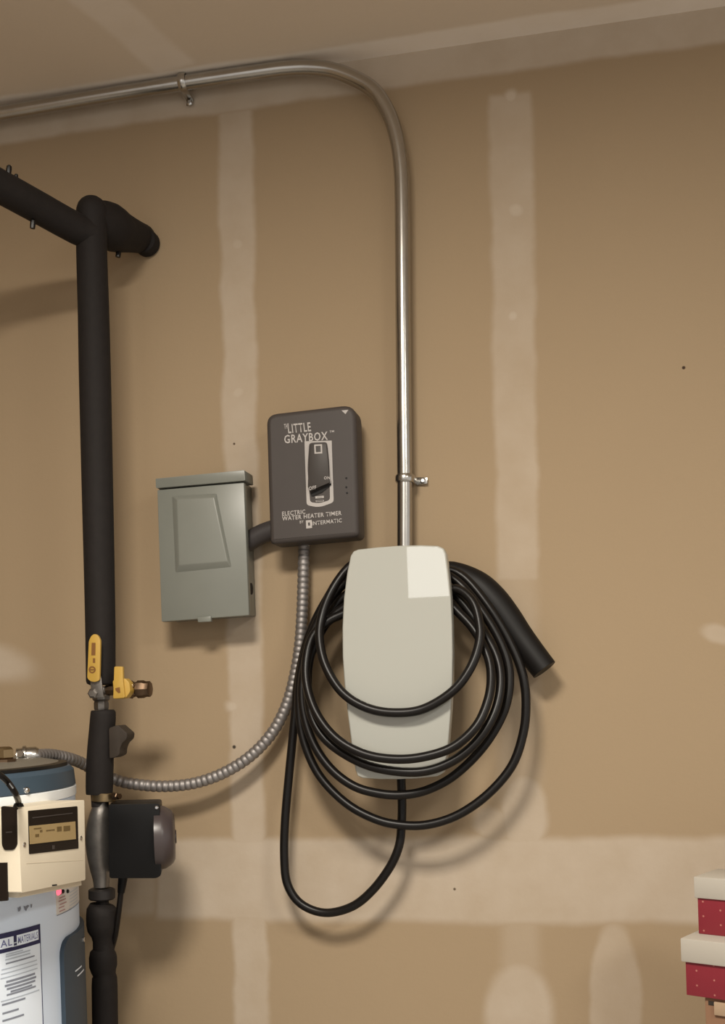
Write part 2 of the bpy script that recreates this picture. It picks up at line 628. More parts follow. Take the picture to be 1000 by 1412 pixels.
# ------------------------------------------------------------------ grey-green disconnect box
db = thing('disconnect_box', 'grey green metal disconnect box with raised cover panel, left of the dark timer box', 'electrical box', at(285, 858, 0.0))
D1 = 0.068
slab('enclosure', [(219, 672), (332, 662.5), (338.5, 847), (226, 855)], D1 - 0.012, 0.0, M['grey_green'], db, 0.002)
slab('hood', round_poly([(214.5, 660), (337, 648), (338, 662.5), (215, 673)], 1.5), D1 + 0.004, 0.030, M['grey_green'], db, 0.0015)
# front cover with its raised trapezoid
fr = [(216.5, 675.5), (336.5, 665), (343.5, 848.5), (222.5, 857.5)]
slab('cover', fr, D1, D1 - 0.014, M['grey_green'], db, 0.0018)
ro = [at(x, y, D1) for x, y in ((236, 683), (299, 679.5), (320, 783), (241, 791))]
ri = [at(x, y, D1 + 0.006) for x, y in ((244, 689), (295, 686), (313.5, 774), (247, 779))]
link('raised_panel', prism_bm(ri, [p + Vector((0, 0.001, 0)) for p in ro], 0.0014, 3), M['grey_green'], db)
slab('hasp', [(272, 851), (290.5, 849.5), (291, 857), (273, 858)], D1 + 0.004, D1 - 0.004, M['grey_green'], db, 0.0008)
p = at(344, 812, 0.022)
lathe('knockout', Vector((at(337.2, 812, D1 - 0.012).x - 0.001, -0.022, p.z)), (1, 0, 0), [(0, 0.009), (0.0018, 0.009), (0.002, 0.008)], M['shadow_black'], db)

# dark tube joining the two boxes
np_ = [at(x, y, 0.026) for x, y in ((340, 748), (352, 741), (364, 735), (384, 728))]
tube_o = tube('conduit_nipple', spline(np_, 0.004), [0.0150] * len(spline(np_, 0.004)), M['grey_nipple'], None, 18)
tag(tube_o, 'short dark grey tube joining the grey green box to the timer box', 'conduit')

# ------------------------------------------------------------------ dark grey timer box
tb = thing('timer_box', 'dark grey water heater timer box with white lettering, above the corrugated steel conduit', 'timer', at(435, 752, 0.0))
D2 = 0.074
slab('back_box', [(380, 580), (481, 569), (485, 731), (384, 741)], 0.034, 0.0, M['grey_dark'], tb, 0.002)  # narrower mount, added so the case stands out and throws a deeper shadow
slab_front_bevel('case', round_poly([(366.5, 571), (490, 556.5), (495, 740), (372, 751)], [15, 20, 8, 8], 6), D2, 0.032, M['grey_dark'], tb, 0.007, 4)
z4 = lambda x, y: (380 + x / 10.0, 570 + y / 10.0)
e = 0.0004
outer = round_poly([z4(400, 385), z4(775, 375), z4(785, 700), z4(803, 1225), z4(600, 1300), z4(430, 1265), z4(412, 750)], [0.5, 0.5, 10, 4, 10, 4, 10], 4)
inner = round_poly([z4(466, 405), z4(712, 395), z4(742, 700), z4(752, 1195), z4(600, 1242), z4(478, 1225), z4(440, 750)], [4, 4, 10, 4, 10, 4, 10], 4)
link('lever_surround', ring_bm([at(x, y, D2 + e) for x, y in outer], [at(x, y, D2 + e) for x, y in inner]), M['print_white'], tb, smooth=False)
link('lever_recess', prism_bm([at(x, y, D2 + e) for x, y in inner], [at(x, y, D2 - 0.002) for x, y in inner]), M['grey_dark'], tb, smooth=False)
lev = [at(*z4(x, y), D2 + 0.010) for x, y in ((480, 425), (700, 415), (725, 640), (748, 955), (620, 1010), (470, 1078), (448, 1010), (462, 640))]
levb = [at(*z4(x, y), D2 + e) for x, y in ((478, 425), (703, 415), (728, 640), (750, 945), (620, 1005), (470, 1070), (446, 1010), (460, 640))]
lv = link('lever', prism_bm(lev, levb, 0.001, 2), M['grey_lever'], tb)
link('lever_shadow', prism_bm([at(*z4(x, y), D2 + 0.002) for x, y in ((490, 1095), (600, 1050), (768, 960), (770, 985), (640, 1090), (520, 1140), (490, 1135))],  # dark sheet standing in for the shade under the lever's slanted end
                            [at(*z4(x, y), D2 - 0.001) for x, y in ((490, 1095), (600, 1050), (768, 960), (770, 985), (640, 1090), (520, 1140), (490, 1135))]),
     M['shadow_black'], tb, smooth=False)
L1 = D2 + 0.0104
link('square_mark', ring_bm([at(*z4(x, y), L1) for x, y in ((533, 430), (642, 425), (645, 553), (538, 557))],
                            [at(*z4(x, y), L1) for x, y in ((553, 450), (622, 446), (625, 533), (557, 537))]), M['print_white'], lv, smooth=False)
words('lettering', 'ON', z4(668, 912), z4(752, 908), z4(668, 870), L1, M['print_white'], lv, 0.03)
words('lettering', 'OFF', z4(462, 1062), z4(562, 1042), z4(460, 1012), L1, M['print_white'], lv, 0.03)
link('reset_mark', ring_bm([at(*z4(x, y), D2 + 0.001) for x, y in ((548, 1145), (665, 1135), (668, 1165), (552, 1175))],
                           [at(*z4(x, y), D2 + 0.001) for x, y in ((572, 1156), (645, 1150), (646, 1155), (574, 1162))]), M['print_white'], tb, smooth=False)
bm = ring_bm([at(*z4(x, y), D2 + 0.001) for x, y in ((555, 1200), (665, 1192), (668, 1214), (558, 1222))],
             [at(*z4(x, y), D2 + 0.001) for x, y in ((562, 1204), (658, 1197), (660, 1209), (565, 1216))])
link('reset_mark', bm, M['print_white'], tb, smooth=False)
words('lettering', 'THE', z4(122, 215), z4(185, 205), z4(116, 148), D2 + e, M['print_white'], tb, 0.02)
words('lettering', 'LITTLE', z4(178, 276), z4(492, 246), z4(165, 152), D2 + e, M['print_white'], tb, 0.03)
words('lettering', 'GRAYBOX', z4(122, 418), z4(722, 366), z4(118, 300), D2 + 2 * e, M['print_white'], tb, 0.035)
words('lettering', 'TM', z4(745, 268), z4(808, 262), z4(745, 238), D2 + e, M['print_white'], tb, 0.02)
z5 = lambda x, y: (380 + x / 10.0, 695 + y / 10.0)
words('lettering', 'ELECTRIC', z5(92, 166), z5(412, 134), z5(90, 106), D2 + e, M['print_white'], tb, 0.02)
words('lettering', 'WATER HEATER TIMER', z5(92, 232), z5(912, 152), z5(90, 172), D2 + e, M['print_white'], tb, 0.02)
words('lettering', 'BY', z5(336, 268), z5(388, 262), z5(334, 230), D2 + e, M['print_white'], tb, 0.01)
words('lettering', 'INTERMATIC', z5(502, 296), z5(915, 252), z5(500, 240), D2 + e, M['print_white'], tb, 0.02)
link('emblem', ring_bm([at(*z5(x, y), D2 + e) for x, y in ((418, 226), (500, 218), (505, 330), (424, 338))],
                       [at(*z5(x, y), D2 + e) for x, y in ((448, 256), (474, 253), (478, 296), (452, 300))]), M['print_white'], tb, smooth=False)
slab('paint_chip', [(471, 566), (480.5, 565), (476.5, 571)], D2 + 0.0005, D2 - 0.0005, M['print_white'], tb)
for x, y in ((478, 659.5), (478, 672), (479, 680)):
    lathe('pinhole', at(x, y, D2 - 0.001), (0, -1, 0), [(0, 0.0016), (0.0014, 0.0016), (0.0016, 0.0008)], M['shadow_black'], tb, 8)

# ------------------------------------------------------------------ corrugated steel conduit
fx = [(420, 741, .026), (419, 770, .026), (418, 810, .027), (416.5, 850, .028), (413.5, 890, .03), (407, 930, .032), (395, 973, .035),
      (375, 1011, .038), (346, 1042, .042), (310, 1065, .047), (272, 1079, .053), (235, 1084, .06), (200, 1083, .07), (165, 1077, .085),
      (135, 1064, .105), (110, 1051, .13), (90, 1044.5, .165), (68, 1041, .205), (48, 1042, .245)]
fpts = spline([at(*q) for q in fx], 0.0011)
fl = thing('flexible_conduit', 'corrugated flexible steel conduit curving from the timer box to the water heater top', 'conduit', at(420, 752, .026))
bm = bmesh.new()
rad = []
s = 0.0
for i, p in enumerate(fpts):
    if i:
        s += (p - fpts[i - 1]).length
    ph = (s / 0.0088) % 1.0
    rad.append(0.0074 + 0.0018 * math.sqrt(max(0.0, math.sin(PI * ph))))
sweep(bm, fpts, rad, 14)
link('corrugated_tube', bm, M['flex'], fl, angle=60)
lathe('connector', at(420, 742, .026), (at(419.6, 757, .026) - at(420, 742, .026)), [(0, .0105), (.012, .0105), (.0125, .0095)], M['zinc'], fl)
q0, q1 = at(50, 1041.5, .240), at(24, 1044, .250)
lathe('box_connector', q0, q1 - q0, [(-.004, .0098), (.0, .0125), (.012, .0128), (.013, .0152), (.017, .0152), (.018, .0125), (.026, .0125), (.027, .009)],
      M['zinc'], fl, 18)
sc = at(29, 1041, .268)
lathe('clamp_screw', sc, (0.1, -1, 0.4), [(-.012, .003), (0, .003), (.001, .0052), (.004, .0046)], M['chrome'], fl, 12)

# ------------------------------------------------------------------ white wall charger
ch = thing('wall_charger', 'white glossy electric car charger with rounded faceplate hung on the wall under the conduit', 'charger', at(552, 1070, 0.0))
PF, PB = 0.122, 0.100
out = [(494, 757.5), (520, 754.5), (550, 752.3), (580, 751.5), (604, 752.5), (611.5, 756), (615, 763), (618.5, 790), (621.5, 820), (623.5, 860), (624.3, 900),
       (623.8, 940), (621.8, 980), (618.8, 1020), (614, 1058), (611, 1066), (603, 1070.5), (575, 1073.5), (550, 1074.5), (525, 1074.5), (500, 1073), (493, 1070),
       (490, 1062), (484.5, 1025), (479.5, 985), (475, 945), (472.3, 905), (472, 865), (474, 825), (478.5, 790), (483.5, 766), (487.5, 760)]
oc = [(p + (q - p) * t) for p, q in zip([Vector(v) for v in out], [Vector(v) for v in out[1:] + out[:1]]) for t in (0, 0.5)]
slab_front_bevel('faceplate', [tuple(v) for v in oc], PF, PB, M['white_gloss'], ch, 0.0022, 3)
slab('back_housing', round_poly([(496, 795), (609, 791), (606, 1052), (500, 1056)], 12), 0.0995, 0.001, M['black'], ch, 0.004)
slab('cable_gland', round_poly([(541, 1040), (564, 1040), (562, 1068), (543, 1068)], 3), 0.075, 0.035, M['black'], ch, 0.002)

# ------------------------------------------------------------------ charging cable with its handle
path = [(447, 815, .054), (450, 900, .056), (448, 975, .060), (440, 1040, .062), (410, 1110, .062), (350, 1190, .060), (280, 1245, .058), (190, 1265, .055),
        (110, 1235, .053), (65, 1170, .050), (54, 1080, .048), (57, 950, .047), (72, 780, .047), (88, 620, .047), (103, 470, .047), (140, 325, .048), (200, 205, .048), (262, 120, .046),
        (350, 108, .044), (430, 106, .043), (560, 108, .043),
        (650, 130, .048), (745, 240, .056), (820, 370, .060), (857, 470, .064), (867, 560, .067), (858, 660, .070), (820, 770, .075), (740, 865, .080), (640, 935, .083), (540, 968, .085),
        (450, 970, .085), (360, 950, .085), (260, 895, .080), (170, 800, .074), (118, 680, .068), (103, 560, .064), (112, 440, .062), (152, 315, .061), (205, 220, .060), (262, 155, .058),
        (350, 120, .057), (430, 116, .057), (560, 118, .057),
        (640, 155, .062), (730, 265, .068), (792, 380, .074), (812, 480, .080), (792, 590, .088), (725, 705, .097), (630, 800, .102), (540, 850, .105), (460, 868, .106), (380, 865, .106),
        (290, 840, .104), (210, 780, .100), (150, 690, .094), (117, 575, .087), (120, 455, .080), (165, 335, .075), (215, 250, .072), (262, 195, .071),
        (350, 145, .070), (430, 135, .070), (560, 140, .070),
        (630, 195, .075), (700, 285, .081), (765, 395, .090), (782, 490, .102), (760, 595, .116), (700, 690, .128), (620, 755, .134), (520, 790, .137), (400, 785, .137), (300, 755, .134),
        (200, 690, .127), (148, 610, .117), (133, 510, .105), (140, 410, .095), (180, 315, .088), (225, 260, .084), (264, 232, .083),
        (350, 180, .083), (430, 165, .083), (560, 170, .083),
        (625, 240, .087), (690, 310, .093), (738, 400, .104), (750, 475, .115), (738, 555, .128), (698, 640, .140), (620, 708, .147), (520, 741, .151), (420, 748, .152), (320, 730, .150),
        (230, 680, .145), (165, 600, .135), (131, 505, .122), (128, 415, .110), (150, 335, .101), (200, 285, .096), (255, 258, .0925),
        (350, 215, .0905), (430, 200, .0905), (560, 200, .0905),
        (630, 175, .0915), (685, 215, .100), (708, 280, .108), (711, 350, .117), (681, 440, .129), (620, 520, .136), (520, 580, .138), (420, 592, .139), (330, 575, .138), (250, 525, .136),
        (195, 440, .129), (173, 350, .118), (180, 270, .107), (215, 180, .098), (275, 100, .086), (340, 72, .070), (430, 64, .056), (520, 70, .052), (585, 92, .042), (606, 106, .031)]
cpts = [at(370 + x / 2.439, 740 + y / 2.439, d) for x, y, d in path]
cb = thing('charging_cable', 'thick black charging cable coiled in loops around the white charger, with its plug handle', 'cable', at(455, 1262, .055))
tube('cable', spline(cpts, 0.006), 0.0066, M['rubber'], cb, 12)
hx = [(612, 783, 9), (622, 786, 12.5), (642, 795.5, 16.5), (662, 809.5, 20), (681, 829.5, 21.5), (699, 853, 21), (716, 877, 19.5), (733, 900, 18.8), (751, 923.5, 18.3)]
HD = [.028, .028, .029, .031, .033, .036, .040, .044, .048]
hp = [Vector((*at(x, y, d), r * mpp(x, y, d))) for (x, y, r), d in zip(hx, HD)]
hs = spline(hp, 0.004)
bm = bmesh.new()
sweep(bm, [Vector(v[:3]) for v in hs], [min(v[3], 0.0235) for v in hs], 24, True, 0.85)
hd = link('plug_handle', bm, M['handle_black'], cb)
d = (at(751, 923.5, .048) - at(740, 909, .046)).normalized()
lathe('plug_nose', at(750.5, 923, .048) - d * 0.002, d, [(0, .0155), (.0028, .0155), (.0028, .0125), (.0008, .0125), (.0008, .001)], M['black'], cb, 20)

# ------------------------------------------------------------------ black insulated pipes
PD = 0.150
ip = thing('insulated_pipe', 'black foam insulated pipe dropping down the wall from a high tee, above the yellow handles', 'pipe', at(140, 945, PD))
vp = [(127, 292), (126.5, 345), (129, 430), (131, 520), (133, 610), (135, 700), (137, 790), (138.5, 870), (139, 939)]
vr = [21.5, 21, 21.3, 21.7, 21.5, 21.2, 20.8, 20.5, 20]
# wall stub bends into the drop with one rounded elbow
wl = at(195, 329, 0.002)
el = at(127, 300, PD)
pts = [at(x, y, PD) for x, y in vp]
run = [Vector((*p, r * mpp(x, y, PD))) for p, (x, y), r in zip(pts, vp, vr)]
sl = spline(run, 0.01)
bm = bmesh.new()
k = mpp(127, 290, PD)
top = []
for a in (0.12, 0.3, 0.55, 0.8):
    r = 21.5 * k * math.sqrt(1 - (1 - a) ** 2)
    top.append((Vector(sl[0][:3]) + Vector((0, 0, 21.5 * k * (1 - a))), r))
prof = [(Vector(v[:3]), v[3]) for v in sl]
tail = prof[-1]
dn = (prof[-1][0] - prof[-2][0]).normalized()
prof = top + prof + [(tail[0] + dn * 0.004, tail[1] * 0.93), (tail[0] + dn * 0.006, tail[1] * 0.75)]
sweep(bm, [p for p, r in prof], [r for p, r in prof], 22)
link('foam_sleeve', bm, M['foam'], ip)
wb = [(128, 298, .150, 21), (140, 306, .125, 29), (151, 312.5, .103, 31.5), (162, 318, .080, 28.5), (175, 322.5, .055, 24.5), (188, 326.5, .028, 21), (196, 329, .002, 19.5)]
wv = spline([Vector((*at(x, y, d), r * mpp(x, y, d))) for x, y, d, r in wb], 0.008)
tube('wall_branch', [Vector(v[:3]) for v in wv], [v[3] for v in wv], M['foam'], ip, 22)
lathe('end_roll', at(197, 330, 0.024), (0, 1, 0), [(0, .012), (.002, .019), (.006, .0205), (.020, .0205), (.0225, .018)], M['foam'], ip, 22)
br = [at(128, 324, PD), at(105, 315, 0.17), at(60, 290, 0.22), at(0, 257, 0.29), at(-70, 218, 0.37), at(-160, 168, 0.48)]
bs = spline(br, 0.02)
tube('side_branch', bs, 0.0222, M['foam'], ip, 20)
for (x, y, d, r) in ((12, 232, .290, 4), (22, 243, .275, 3), (45, 307, .240, 4), (163, 346.5, .080, 4)):
    c = at(x, y, d)
    rr = r * mpp(x, y, d)
    lathe('tie_end', c - Vector((0, 0, rr)), (0.15, 0, 1), [(-rr, rr * .9), (rr * .6, rr), (rr * 1.6, rr * .9), (rr * 2, rr * .5)], M['rubber'], ip, 8)

# ------------------------------------------------------------------ yellow handled ball valve
VD = 0.150
bv = thing('ball_valve', 'pipe ball valve with long upright yellow lever in front of the black sleeve', 'valve', at(138, 978, VD))
m_ = mpp(138, 955, VD)
pa, pb = at(139.3, 946.5, VD), at(140, 979, VD)
Lb = (pb - pa).length
lathe('valve_body', pa, pb - pa, [(0, .0115), (.004, .0125), (.0095, .0125), (.011, .0105), (.014, .0135), (.019, .0135), (.022, .0105), (.024, .0115), (Lb - .003, .0115), (Lb, .0105)], M['castmetal'], bv, 8)
hz = VD + 0.032
lathe('stem', at(137.5, 956, VD + .008), (0, -1, 0), [(0, .008), (.014, .008), (.0145, .0062), (.020, .0062), (.0205, .008), (.025, .0075), (.027, .005)], M['castmetal'], bv, 6)
hnd = [(120.3, 935), (122.5, 884), (126, 876.5), (130.5, 874), (135, 876), (138.3, 883), (137, 938), (131, 940.5), (124, 939)]
hnd = round_poly(hnd, 2.5, 3)
hl = slab('lever_handle', hnd, hz + .004, hz - .0005, M['yellow'], bv, 0.0014, 2)
slab('lever_foot', [(123, 932), (139, 932), (143, 962), (127, 963)], hz - .001, hz - .0035, M['castmetal'], bv, 0.0008)
lp = hz + .0046
z3 = lambda x, y: (115 + x / 15.69, 870 + y / 15.69)


def disc(name, c, r, d, m, parent, n=14):
    bm = bmesh.new()
    vs = [bm.verts.new(at(c[0] + r * math.cos(2 * PI * k / n), c[1] + r * math.sin(2 * PI * k / n), d)) for k in range(n)]
    bm.faces.new(vs)
    return link(name, bm, m, parent, smooth=False)


def flat_poly(name, pix, d, m, parent):
    bm = bmesh.new()
    bm.faces.new([bm.verts.new(at(x, y, d)) for x, y in pix])
    return link(name, bm, m, parent, smooth=False)


flat_poly('lever_print', [z3(180, 255), z3(262, 255), z3(258, 525), z3(172, 525)], lp, M['mark_brown'], hl)
flat_poly('lever_print', [z3(205, 590), z3(255, 590), z3(255, 690), z3(205, 690)], lp, M['mark_brown'], hl)
c0 = z3(190, 838)
bm = ring_bm([at(c0[0] + 4.9 * math.cos(2 * PI * k / 16), c0[1] + 4.9 * math.sin(2 * PI * k / 16), lp) for k in range(16)],
             [at(c0[0] + 2.9 * math.cos(2 * PI * k / 16), c0[1] + 2.9 * math.sin(2 * PI * k / 16), lp) for k in range(16)])
link('lever_print', bm, M['mark_brown'], hl, smooth=False)
flat_poly('lever_print', [(c0[0] - 3, c0[1] - .9), (c0[0] + 3, c0[1] - .9), (c0[0] + 3, c0[1] + .9), (c0[0] - 3, c0[1] + .9)], lp, M['mark_brown'], hl)

# drain valve beside it
dv = thing('drain_valve', 'small drain valve with short yellow handle and tarnished brass outlet pointing right', 'valve', at(180, 963, VD))
xa = at(146, 952, VD)
xb = at(207, 950, VD)
axv = (xb - xa).normalized()
Lx = (xb - xa).length
mm = mpp(180, 950, VD)
lathe('outlet', xa, axv, [(0, .0075), (34 * mm, .0085), (35 * mm, .0125), (39 * mm, .0135), (41 * mm, .0115), (45 * mm, .0105), (47 * mm, .0130), (56 * mm, .0130), (59 * mm, .0115), (Lx, .0115), (Lx + .001, .0085)],
      M['brass'], dv, 8)
slab('yellow_knob', round_poly([(155, 938), (172, 935), (178.5, 942), (179.5, 954), (173, 963), (158, 964)], 3, 3), VD + .026, VD + .010, M['yellow'], dv, 0.003, 3)
slab('yellow_lever', round_poly([(157.5, 919), (169, 919), (169.5, 938), (172, 962), (156, 963.5)], 2, 3), VD + .030, VD + .024, M['yellow'], dv, 0.001, 2)
flat_poly('arrow_mark', [(158.8, 949), (165.2, 947.5), (166, 955), (163, 955.5), (159.5, 952)], VD + .0306, M['mark_brown'], dv)
lathe('outlet_eye', at(181, 946, VD + .012), (0, -1, 0), [(0, .0045), (.004, .0045), (.005, .003)], M['brass_bright'], dv, 12)

# ------------------------------------------------------------------ lower insulation and the pump below it
li = thing('pipe_insulation', 'short black foam sleeve on the pipe between the ball valve and the pump', 'pipe insulation', at(137, 1096, VD))
lpx = [(142.5, 979, 14), (142.5, 981, 16.8), (142, 990, 17.5), (140.5, 1010, 17.8), (139, 1030, 18.2), (138, 1050, 18.6), (137.3, 1070, 18.8), (137, 1090, 18.5), (137, 1095, 18)]
sl = [Vector((*at(x, y, VD), r * mpp(x, y, VD))) for x, y, r in lpx]
sl = spline(sl, 0.006)
tube('foam_sleeve', [Vector(v[:3]) for v in sl], [v[3] for v in sl], M['foam'], li, 20)
kn = round_poly([(150, 1004), (162, 999.5), (168, 1005), (175.5, 1011.5), (174.5, 1019), (168, 1025), (165, 1033), (164.5, 1041), (158, 1044.5), (151, 1046)], 2.5, 3)
slab('fitting_knob', kn, VD + .014, VD - .014, M['brownblack'], li, 0.005, 3)
tube('pipe_core', [at(137, 1094, VD), at(138, 1112, VD)], 0.0125, M['iron'], li, 16)

hc = thing('hose_clamp', 'metal hose clamp around the pipe just above the black pump box', 'clamp', at(144, 1103, VD))
pa = at(143, 1104.5, VD)
lathe('clamp_band', pa, (at(143.3, 1090, VD) - pa), [(0, .0168), (.0008, .0175), (.0115, .0175), (.0123, .0168)], M['brass_bright'], hc, 24)
pa = at(156, 1098, VD + .012)
lathe('clamp_screw', pa, Vector((1, -.3, 0)), [(0, .0055), (.008, .0055), (.009, .0045), (.013, .0045)], M['brass'], hc, 6)

pu = thing('circulator_pump', 'black boxy circulator pump with cast metal body on the pipe beside the water heater', 'pump', at(145, 1240, VD))
vx = [(139, 1103, 10.5), (139, 1112, 11.5), (138.5, 1122, 14.5), (137, 1138, 17), (136, 1155, 18), (136.5, 1175, 17), (138, 1195, 14.5), (139.5, 1212, 11.5), (140, 1223, 10.5)]
sl = spline([Vector((*at(x, y, VD), r * mpp(x, y, VD))) for x, y, r in vx], 0.005)
tube('pump_body', [Vector(v[:3]) for v in sl], [v[3] for v in sl], M['castmetal'], pu, 20)
pa = at(140.5, 1240, VD)
lathe('flange', pa, (at(140.3, 1222, VD) - pa), [(0, .0175), (.002, .0195), (.014, .0195), (.016, .0165)], M['iron'], pu, 22)
ph = math.radians(19)
ea, en = Vector((math.cos(ph), math.sin(ph), 0)), Vector((math.sin(ph), -math.cos(ph), 0))
pp = at(187, 1160, VD + .036)
fr = [on_plane(x, y, pp, en) for x, y in round_poly([(149.5, 1109.5), (220, 1108), (222.5, 1207), (216, 1211), (151, 1211)], [3, 4, 5, 5, 3], 3)]
link('control_box', prism_bm(fr, [p - en * .076 for p in fr], 0.0035, 3), M['pump_black'], pu)
c = on_plane(219, 1158, pp, en) - en * .030
lathe('end_cap', c - ea * .006, ea, [(0, .0460), (.010, .0460), (.014, .0450), (.0210, .0410), (.0250, .0375), (.0275, .0325), (.0285, .0100), (.0300, .0095)], M['capdark'], pu, 36)
lathe('cover_screw', on_plane(216, 1113.5, pp, en) - en * .0012, en, [(0, .0028), (.0028, .0028), (.0036, .0018)], M['chrome'], pu, 10)
tube('cable_gland', [at(170, 1208, VD + .01), at(168, 1222, VD + .01), at(167, 1231, VD + .01)], [.0072, .0062, .0052], M['pump_black'], pu, 14)
tube('pump_cable', spline([at(167, 1229, VD + .01), at(164, 1255, VD + .008), at(159, 1290, VD), at(153, 1315, VD - .012), at(150, 1360, VD - .03), at(150, 1480, VD - .035)], 0.01), .0042, M['rubber'], pu, 10)

lo = thing('lower_pipe', 'lumpy black wrapped pipe below the pump, beside the dark panel of the water heater', 'pipe', (at(145, 1412, VD).x, -VD, 0.0))
px_ = [(141.5, 1240, 8), (141.5, 1246, 9), (141, 1248, 17), (140.5, 1253, 20.5), (140.5, 1262, 21.3), (140.8, 1275, 21.3), (141.2, 1283, 20), (142, 1291, 15.5), (142.5, 1298, 14.3), (142.5, 1309, 14.3),
       (142, 1313, 17.5), (142, 1320, 19), (142.3, 1332, 19), (143, 1339, 17), (144, 1344, 15.5), (144.2, 1348, 17), (144.3, 1360, 17.6), (145, 1412, 17.6), (146, 1470, 17.6)]
pl = [(at(x, y, VD), r * mpp(x, y, VD)) for x, y, r in px_]
b0 = pl[-1][0].copy()
pl.append((Vector((b0.x, b0.y, 0.001)), pl[-1][1]))
tube('pipe_wrap', [p for p, r in pl], [r for p, r in pl], M['foam'], lo, 22)

# ------------------------------------------------------------------ water heater
HR = 0.25
hc_ = at(-160, 1200, 0.36)
HX, HY = hc_.x, hc_.y


def cyl(px, py, R=HR):
    """angle and height where a pixel's ray meets the tank wall"""
    r = ray(px, py)
    ox, oy = CAM.x - HX, CAM.y - HY
    a = r.x ** 2 + r.y ** 2
    b = 2 * (ox * r.x + oy * r.y)
    cc = ox * ox + oy * oy - R * R
    D = max(0.0, b * b - 4 * a * cc)
    t = (-b - math.sqrt(D)) / (2 * a)
    p = CAM + r * t
    return math.atan2(p.x - HX, -(p.y - HY)), p.z


def cpnt(t, z, R):
    return Vector((HX + R * math.sin(t), HY - R * math.cos(t), z))


z_seam = cyl(60, 1091)[1]
z_cap = cyl(60, 1062)[1]
z_ring = cyl(60, 1104)[1]
wh = thing('water_heater', 'tall pale blue tank water heater with dark blue grey cap and side panel', 'water heater', (HX, HY, 0.0))
lathe('tank', (HX, HY, 0.0), (0, 0, 1), [(0, HR - .01), (.01, HR), (z_ring - .004, HR), (z_ring - .002, HR - .002)], M['heater_white'], wh, 96)
lathe('white_ring', (HX, HY, 0.0), (0, 0, 1), [(z_ring - .003, HR - .004), (z_ring - .002, HR + .0015), (z_seam - .002, HR + .0015), (z_seam, HR - .002)], M['heater_ring'], wh, 96)
lathe('cap', (HX, HY, 0.0), (0, 0, 1), [(z_seam - .001, HR - .004), (z_seam, HR + .001), (z_cap - .006, HR - .001), (z_cap - .001, HR - .006), (z_cap, HR - .012)], M['heater_cap'], wh, 96)
lathe('gasket', (HX, HY, 0.0), (0, 0, 1), [(z_cap - .004, HR - .010), (z_cap - .001, HR - .009), (z_cap + .004, HR - .010), (z_cap + .005, HR - .016)], M['black'], wh, 96)
lathe('top_plate', (HX, HY, 0.0), (0, 0, 1), [(z_cap + .001, HR - .014), (z_cap + .004, HR - .016), (z_cap + .010, HR - .045), (z_cap + .012, .09), (z_cap + .012, .01)], M['top_grey'], wh, 72)


def patch(name, t0, t1, z0, z1, R, thick, m, parent, rc=(0, 0, 0, 0), n=16):
    """curved plate on the tank; rc: corner radii bottom-left, bottom-right, top-right, top-left"""
    bm = bmesh.new()
    fr, bk = [], []
    W = (t1 - t0) * HR
    xs = sorted(set([i / n for i in range(n + 1)] + [0.004, 0.012, 0.025, 0.975, 0.988, 0.996]))
    for u in xs:
        x = u * W
        lo, hi = z0, z1
        for r, dist, top in ((rc[0], x, 0), (rc[3], x, 1), (rc[1], W - x, 0), (rc[2], W - x, 1)):
            if r and dist < r:
                k = r - math.sqrt(max(0.0, r * r - (r - dist) ** 2))
                if top:
                    hi = min(hi, z1 - k)
                else:
                    lo = max(lo, z0 + k)
        t = t0 + u * (t1 - t0)
        fr.append((bm.verts.new(cpnt(t, lo, R + thick)), bm.verts.new(cpnt(t, hi, R + thick))))
        bk.append((bm.verts.new(cpnt(t, lo, R - .002)), bm.verts.new(cpnt(t, hi, R - .002))))
    for i in range(len(xs) - 1):
        a, b, c, d = fr[i], fr[i + 1], bk[i], bk[i + 1]
        bm.faces.new((a[0], b[0], b[1], a[1]))
        bm.faces.new((c[0], c[1], d[1], d[0]))
        bm.faces.new((a[1], b[1], d[1], c[1]))
        bm.faces.new((a[0], c[0], d[0], b[0]))
    bm.faces.new((fr[0][0], fr[0][1], bk[0][1], bk[0][0]))
    bm.faces.new((fr[-1][1], fr[-1][0], bk[-1][0], bk[-1][1]))
    return link(name, bm, m, parent)


def cyl_words(name, s, bl, br, tl, R, m, parent, bold=0.02):
    a, b, c = Vector(cyl(*bl)), Vector(cyl(*br)), Vector(cyl(*tl))

    def fn(u, v):
        t = a.x + (b.x - a.x) * u + (c.x - a.x) * v
        z = a.y + (b.y - a.y) * u + (c.y - a.y) * v
        return cpnt(t, z, R)
    return link(name, text_bm(s, fn, bold), m, parent, smooth=False)


def bar(name, x0, y0, x1, h, m, parent, R, slope=0.2):
    """line of small print between two pixels on the tank"""
    t0, za = cyl(x0, y0)
    t1, zb = cyl(x1, y0 - slope * (x1 - x0))
    hh = h * 0.00092
    bm = bmesh.new()
    n = 6
    rows = []
    for i in range(n + 1):
        t = t0 + (t1 - t0) * i / n
        z = za
        rows.append((bm.verts.new(cpnt(t, z - hh / 2, R)), bm.verts.new(cpnt(t, z + hh / 2, R))))
    for A, B in zip(rows[:-1], rows[1:]):
        bm.faces.new((A[0], B[0], B[1], A[1]))
    return link(name, bm, m, parent, smooth=False)


